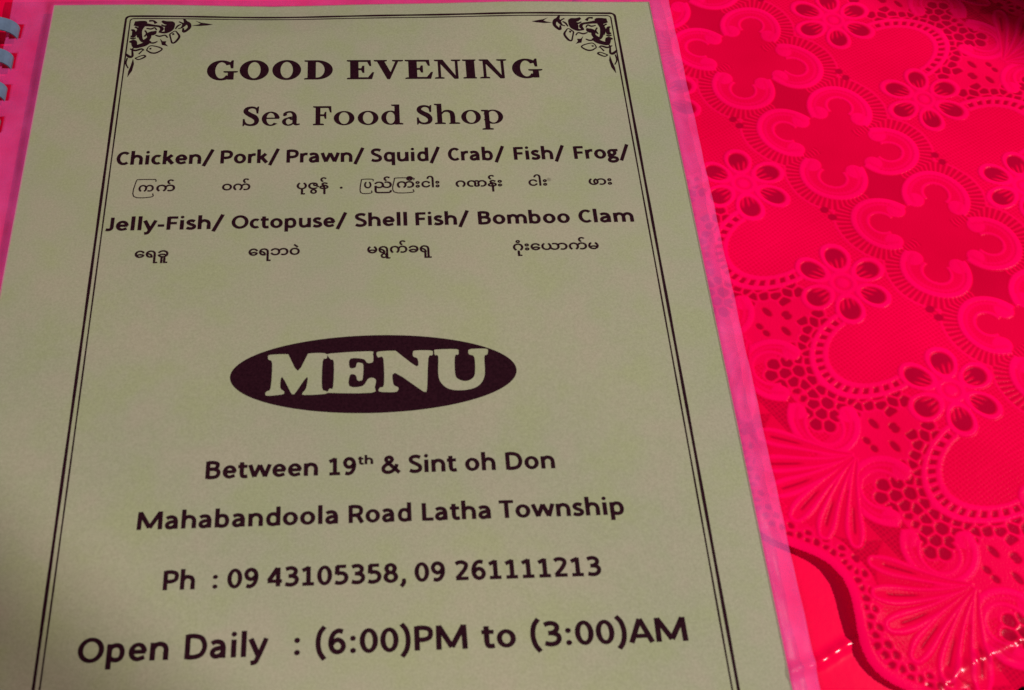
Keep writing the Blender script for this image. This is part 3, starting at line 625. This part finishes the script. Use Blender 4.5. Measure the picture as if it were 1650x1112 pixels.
def GL(ch, sx=.235, tn=.075):
    if ch == 'G': return (1.12, [ring_(.52, .5, .52, .52, sx, tn, 38, 322), rc(.76, .02, .98, .42), slab(.60, 1.12, .46, -1), ('poly', [(.86, .60), (.95, .60), (.95, 1.02), (.88, 1.02), (.80, .88)])])
    if ch == 'O': return (1.06, [ring_(.53, .5, .53, .52, sx, tn)])
    if ch == 'D': return (1.06, [rc(.12, .0, .12 + sx, 1), slab(0, .5, 0, 1), slab(0, .5, 1, -1), ring_(.46, .5, .58, .5, sx, tn, -90, 90), rc(.3, 0, .48, tn), rc(.3, 1 - tn, .48, 1)])
    if ch == 'E': return (1.0, [rc(.12, 0, .12 + sx, 1), slab(0, .5, 0, 1), slab(0, .5, 1, -1), rc(.3, 0, .86, tn), rc(.3, 1 - tn, .84, 1), rc(.3, .47, .60, .47 + tn),
        ('poly', [(.56, .33), (.63, .33), (.63, .70), (.56, .70), (.50, .52)]), ('poly', [(.70, 1), (.86, 1), (.88, .68), (.82, .68)]), ('poly', [(.70, 0), (.90, 0), (.98, .36), (.91, .36)])])
    if ch == 'F': return (.9, [rc(.12, 0, .12 + sx, 1), slab(0, .52, 0, 1), slab(0, .5, 1, -1), rc(.3, 1 - tn, .84, 1), rc(.3, .47, .60, .47 + tn),
        ('poly', [(.56, .33), (.63, .33), (.63, .70), (.56, .70), (.50, .52)]), ('poly', [(.70, 1), (.86, 1), (.88, .66), (.81, .66)])])
    if ch == 'V': return (1.12, [('poly', [(.10, .97), (.38, .97), (.66, .28), (.60, -.01), (.50, -.01)]), ('poly', [(.84, .97), (.95, .97), (.60, -.01), (.52, .05)]), slab(0, .50, 1, -1), slab(.70, 1.12, 1, -1)])
    if ch == 'N': return (1.12, [rc(.15, .02, .15 + tn * 1.15, .98), rc(.88, .0, .88 + tn * 1.15, .98), ('poly', [(.10, 1), (.36, 1), (.965, .02), (.965, -.01), (.82, -.01), (.15, .93)]), slab(0, .36, 1, -1), slab(0, .40, 0, 1), slab(.72, 1.12, 1, -1)])
    if ch == 'I': return (.56, [rc(.15, 0, .15 + sx, 1), slab(.04, .50, 0, 1), slab(.04, .50, 1, -1)])
    if ch == 'S': return (.70, [sk((.62, .80, .09), (.50, .93, .10), (.33, .96, .11), (.17, .88, .17), (.14, .73, .20), (.30, .58, .22), (.48, .46, .23), (.58, .30, .20), (.54, .12, .16), (.36, .04, .10), (.18, .08, .10), (.07, .22, .09)),
        ('poly', [(.57, .64), (.64, .64), (.66, 1.01), (.60, 1.01), (.53, .86)]), ('poly', [(.03, .36), (.10, .36), (.14, .14), (.08, -.01), (.03, -.01)])])
    if ch == 'e': return (.72, [ring_(.36, .36, .36, .375, .19, .07, 5, 318), rc(.17, .35, .70, .42)])
    if ch == 'o': return (.80, [ring_(.40, .36, .40, .375, .20, .065)])
    if ch == 'a': return (.80, [sk((.10, .56, .17), (.20, .68, .10), (.38, .71, .09), (.50, .62, .14), (.545, .48, .19), (.55, .28, .19), (.56, .12, .17), (.64, .05, .10), (.78, .07, .06)),
        ('poly', [(.04, .52), (.12, .48), (.22, .54), (.20, .64), (.08, .62)]), ring_(.29, .20, .28, .215, .17, .065, 30, 300), sk((.46, .44, .06), (.34, .42, .07), (.24, .38, .07)), sk((.30, .02, .07), (.42, .06, .08), (.52, .16, .07))])
    if ch == 'd': return (.84, [ring_(.36, .36, .36, .375, .19, .065, 20, 340), rc(.52, 0, .52 + .19, 1.06), slab(.40, .66, 1.06, -1), slab(.58, .84, 0, 1)])
    if ch == 'h': return (1.0, [rc(.10, 0, .29, 1.08), slab(0, .28, 1.08, -1), slab(0, .42, 0, 1), sk((.27, .52, .05), (.38, .67, .09), (.54, .69, .12), (.67, .60, .17), (.705, .44, .19), (.705, .2, .19), (.705, .02, .19)), slab(.56, .98, 0, 1)])
    if ch == 'p': return (.86, [rc(.12, -.30, .31, .70), slab(0, .28, .73, -1), slab(0, .44, -.32, 1), ring_(.46, .36, .40, .375, .19, .065, -160, 160)])
def put_serif(ink, ch, u0, u1, base, cap, sx=.235, tn=.075):
    w, parts = GL(ch, sx, tn); k = (u1 - u0) / w
    for p in parts:
        cvt = lambda q: [(u0 + x * k, base + y * cap) for x, y in q]
        if p[0] == 'poly': ink.poly(cvt(p[1]))
        else: ink.strip(cvt(p[1]), cvt(p[2]))
for key_, nm in (('t1', 'printed_title'), ('t2', 'printed_subtitle')):
    base, cap, toks = LN[key_]; ink = Ink(); cap = cap * (1.0 if key_ == 't1' else .97)
    for ch, u0, u1 in toks: put_serif(ink, ch, u0, u1 - (.25 if ch in 'IN' else 0), base, cap, .30 if key_ == 't1' else .225, .10)
    ink.build(nm, menu)

# oval badge with its pale letters
ink = Ink(); N = 96; el = [(108.98 + 40.6 * math.cos(2 * math.pi * i / N), -150.9 + 12.7 * math.sin(2 * math.pi * i / N)) for i in range(N)]
rings = [el]
for q in (.8, .6, .4, .2): rings.append([(108.98 + (x - 108.98) * q, -150.9 + (y + 150.9) * q) for x, y in el])
pts = [p for r_ in rings for p in r_] + [(108.98, -150.9)]; fs2 = []
for k in range(4): fs2 += [(k * N + i, k * N + (i + 1) % N, (k + 1) * N + (i + 1) % N, (k + 1) * N + i) for i in range(N)]
fs2 += [(4 * N + i, 4 * N + (i + 1) % N, 5 * N) for i in range(N)]
ink.add(pts, fs2); badge = ink.build('oval_badge', menu)
MENU =  {'M': [(78.84, -144.44), (79.59, -143.92), (84.1, -143.85), (84.89, -144.6), (87.39, -149.42), (89.87, -144.61), (90.68, -143.79), (94.9, -143.84), (95.68, -144.76), (95.43, -145.66), (94.41, -146.53), (94.26, -155.06), (95.48, -156.25), (95.29, -157.11), (89.45, -157.3), (88.83, -156.64), (89.82, -155.11), (90.07, -151.44), (86.92, -156.42), (86.22, -156.92), (85.56, -156.38), (83.01, -151.25), (82.59, -154.74), (83.63, -155.92), (83.31, -156.89), (79.15, -157.24), (78.47, -156.53), (78.85, -155.79), (79.92, -154.66), (80.09, -146.74), (79.03, -145.52)], 'E': [(95.94, -144.77), (96.55, -144.0), (107.81, -143.58), (108.73, -144.51), (108.79, -146.91), (108.01, -147.49), (106.99, -147.34), (105.97, -146.12), (102.27, -145.9), (102.1, -148.82), (103.73, -148.86), (104.16, -147.38), (105.29, -147.41), (105.95, -148.21), (105.74, -152.46), (105.12, -153.2), (104.21, -153.0), (103.76, -151.4), (102.18, -151.24), (101.96, -154.87), (105.61, -154.97), (107.17, -152.79), (108.45, -152.35), (109.45, -153.14), (109.06, -155.47), (108.22, -157.19), (96.5, -156.86), (95.99, -156.27), (96.49, -155.41), (97.4, -154.97), (97.59, -146.91), (96.71, -145.99)], 'N': [(109.76, -144.53), (110.5, -143.77), (114.8, -143.64), (115.83, -144.21), (121.09, -149.03), (121.5, -146.53), (120.28, -145.72), (120.22, -144.51), (120.87, -143.74), (125.44, -143.86), (125.93, -144.66), (125.63, -145.56), (124.55, -146.43), (123.77, -156.46), (123.08, -157.19), (122.23, -156.88), (114.87, -150.94), (114.36, -154.63), (115.66, -155.65), (115.63, -156.52), (114.7, -157.19), (110.65, -156.96), (110.16, -156.25), (110.68, -155.51), (111.72, -154.55), (111.69, -146.09), (110.26, -145.75)], 'U': [(126.37, -144.07), (127.01, -143.6), (132.74, -143.63), (133.32, -144.55), (133.16, -145.46), (132.19, -146.03), (131.94, -151.7), (132.71, -153.49), (134.72, -154.25), (136.56, -153.59), (137.59, -151.85), (137.78, -146.48), (136.38, -145.54), (136.13, -144.63), (136.81, -143.73), (141.35, -143.73), (141.81, -144.66), (141.48, -145.68), (140.64, -146.44), (140.42, -151.93), (139.3, -154.84), (137.14, -156.54), (133.52, -157.19), (129.98, -156.63), (127.79, -154.53), (127.16, -151.57), (127.43, -145.91), (126.51, -145.46)]}
for ch, pts in MENU.items():
    ink = Ink(); ink.layer = 50; q = smooth_closed(pts, 3)
    tr = tessellate_polygon([[Vector((x, y, 0)) for x, y in q]]); ink.add(q, tr)
    ink.build('letter', badge, PAPER)

# corner ornaments and the double border line
ORN =  [('s', [(28.67, -9.47, 1.77), (30.67, -9.8, 2.52), (32.45, -10.14, 1.51), (35.35, -10.64, 0.88), (37.58, -11.14, 0.88), (38.34, -12.4, 1.13), (37.58, -13.79, 0.63)]), ('s', [(37.36, -13.79, 0.55), (39.56, -13.97, 1.01), (40.73, -12.11, 2.78), (41.62, -9.45, 1.52), (39.63, -9.27, 1.52), (38.01, -8.31, 0.76)]), ('s', [(33.61, -8.26, 0.76), (35.15, -8.28, 0.63), (36.13, -9.55, 1.01)]), ('s', [(31.41, -10.75, 1.77), (30.84, -12.93, 1.51), (31.21, -15.73, 1.25), (32.05, -17.9, 1.0), (33.36, -17.92, 1.5), (34.31, -16.39, 1.25), (34.18, -14.84, 1.51), (35.65, -14.24, 1.76), (36.45, -13.31, 0.5)]), ('s', [(27.86, -12.59, 0.5), (28.8, -13.22, 1.0), (29.03, -15.71, 1.25), (27.94, -15.69, 0.5)]), ('s', [(27.77, -18.46, 0.5), (29.29, -18.48, 1.75), (29.92, -20.63, 1.49), (31.62, -20.35, 1.49), (33.27, -19.45, 1.75), (34.66, -17.93, 1.5)]), ('c', [(33.97, -22.51, 0.37), (35.59, -23.75, 0.5), (37.32, -23.77, 0.55), (39.13, -22.27, 0.45), (38.18, -21.2, 0.4), (35.52, -20.4, 0.35), (34.49, -21.0, 0.3)]), ('s', [(34.88, -21.76, 0.62), (35.54, -21.86, 0.62)]), ('p', [(38.06, -17.05), (39.03, -18.3), (40.34, -18.31), (40.1, -19.38), (41.07, -20.77), (39.84, -20.3), (38.96, -20.14), (38.65, -18.91)]), ('c', [(41.16, -14.92, 0.45), (41.79, -17.41, 0.4), (42.35, -19.11, 0.5), (43.41, -18.66, 0.65), (44.53, -16.2, 0.65), (43.74, -14.33, 0.45), (42.79, -13.39, 0.3)]), ('s', [(42.22, -14.47, 0.63), (42.54, -15.25, 0.63)]), ('s', [(43.8, -12.15, 0.3), (45.07, -11.54, 0.63), (46.24, -9.35, 1.52), (47.38, -9.99, 1.27), (47.51, -11.88, 1.01), (45.88, -13.73, 0.88), (45.53, -11.86, 0.51)]), ('s', [(45.42, -7.13, 0.51), (46.19, -8.72, 1.14)]), ('p', [(48.3, -10.57), (50.96, -10.79), (53.8, -10.44), (55.53, -9.93), (53.29, -9.37), (51.51, -9.03), (49.46, -8.12), (51.32, -9.57), (50.47, -10.03)]), ('s', [(27.0, -23.94, 0.49), (28.44, -25.46, 0.99), (29.48, -25.18, 0.74), (29.2, -22.15, 0.5), (29.73, -20.94, 0.37)]), ('s', [(31.55, -24.3, 0.5), (32.68, -22.49, 0.37)]), ('c', [(30.44, -26.24, 0.35), (31.78, -26.86, 0.39), (33.81, -25.53, 0.54), (32.9, -24.92, 0.35)]), ('s', [(27.85, -26.06, 0.44), (27.68, -28.75, 0.44), (28.63, -30.85, 0.34)]), ('p', [(29.81, -26.38), (30.36, -28.79), (30.02, -32.05), (28.71, -34.98), (28.77, -32.33), (29.29, -29.96)])]
ORN += [('s', [(29.0, -11.2, .5), (30.2, -12.2, .6), (29.9, -14.0, .5), (30.6, -16.4, .5)]), ('s', [(33.0, -11.9, .4), (34.6, -12.3, .6), (35.8, -11.7, .5), (36.6, -12.9, .4)]),
        ('s', [(37.9, -10.2, .4), (39.2, -10.9, .7), (40.4, -10.2, .5)]), ('s', [(32.6, -13.0, .5), (33.3, -14.4, .5), (32.7, -16.0, .6)]), ('s', [(36.3, -15.3, .4), (37.8, -15.9, .6), (39.6, -15.4, .5), (40.6, -16.6, .4)]),
        ('s', [(34.4, -18.9, .4), (36.0, -19.1, .6), (37.3, -18.4, .4)]), ('s', [(27.9, -16.6, .4), (28.9, -17.0, .6), (29.9, -16.6, .4)]), ('s', [(42.9, -12.4, .4), (43.6, -10.8, .6), (44.6, -10.0, .4)]),
        ('s', [(28.4, -21.8, .4), (30.2, -22.6, .7), (32.2, -21.9, .6), (33.2, -22.6, .3)]), ('s', [(43.8, -8.6, .4), (45.0, -9.4, .5), (46.0, -11.0, .4)]), ('s', [(30.0, -8.5, .4), (32.2, -8.7, .7), (33.0, -9.3, .4)])]
def ornament(flip_u, flip_v):
    ink = Ink()
    def mp(p):
        u, v = p[0], p[1]
        if flip_u: u = 222.2 - u
        if flip_v: v = -277.6 - v
        return (u, v)
    for kind, pts in ORN:
        if kind == 'p': ink.poly([mp(p) for p in pts])
        else:
            q = list(pts) + ([pts[0]] if kind == 'c' else [])
            L_, R_ = stroke([(*mp(p), p[2] * (1.15 if kind == 's' else 1.25)) for p in q], 5); ink.strip(L_, R_)
    return ink
for fu, fv in ((0, 0), (1, 0), (0, 1), (1, 1)): ornament(fu, fv).build('corner_ornament', menu)
def rect_line(ink, u0, u1, v0, v1, w, r_):
    pts = []
    def arc(cx, cy, a0):
        for k in range(7): a_ = math.radians(a0 + k * 15); pts.append((cx + r_ * math.cos(a_), cy + r_ * math.sin(a_)))
    def line_(p, q, n_=40):
        for k in range(1, n_): pts.append((p[0] + (q[0] - p[0]) * k / n_, p[1] + (q[1] - p[1]) * k / n_))
    arc(u1 - r_, v0 - r_, 0); line_((u1 - r_, v0), (u0 + r_, v0)); arc(u0 + r_, v0 - r_, 90); line_((u0, v0 - r_), (u0, v1 + r_))
    arc(u0 + r_, v1 + r_, 180); line_((u0 + r_, v1), (u1 - r_, v1)); arc(u1 - r_, v1 + r_, 270); line_((u1, v1 + r_), (u1, v0 - r_))
    pts.append(pts[0]); L_, R_ = [], []
    for i, p in enumerate(pts):
        a_ = pts[i - 1] if i else pts[-2]; b_ = pts[i + 1] if i < len(pts) - 1 else pts[1]
        d = (b_[0] - a_[0], b_[1] - a_[1]); l = math.hypot(*d) or 1; nn_ = (-d[1] / l, d[0] / l)
        ww = w / 2 * (1 + .12 * math.sin(i * 1.3))
        L_.append((p[0] + nn_[0] * ww, p[1] + nn_[1] * ww)); R_.append((p[0] - nn_[0] * ww, p[1] - nn_[1] * ww))
    ink.strip(L_, R_)
ink = Ink(); rect_line(ink, 25.6, 196.6, -5.9, -271.3, .82, 1.6); ink.build('border_line', menu)
ink = Ink(); rect_line(ink, 27.15, 195.05, -7.1, -270.1, .45, 1.2); ink.build('border_line', menu)
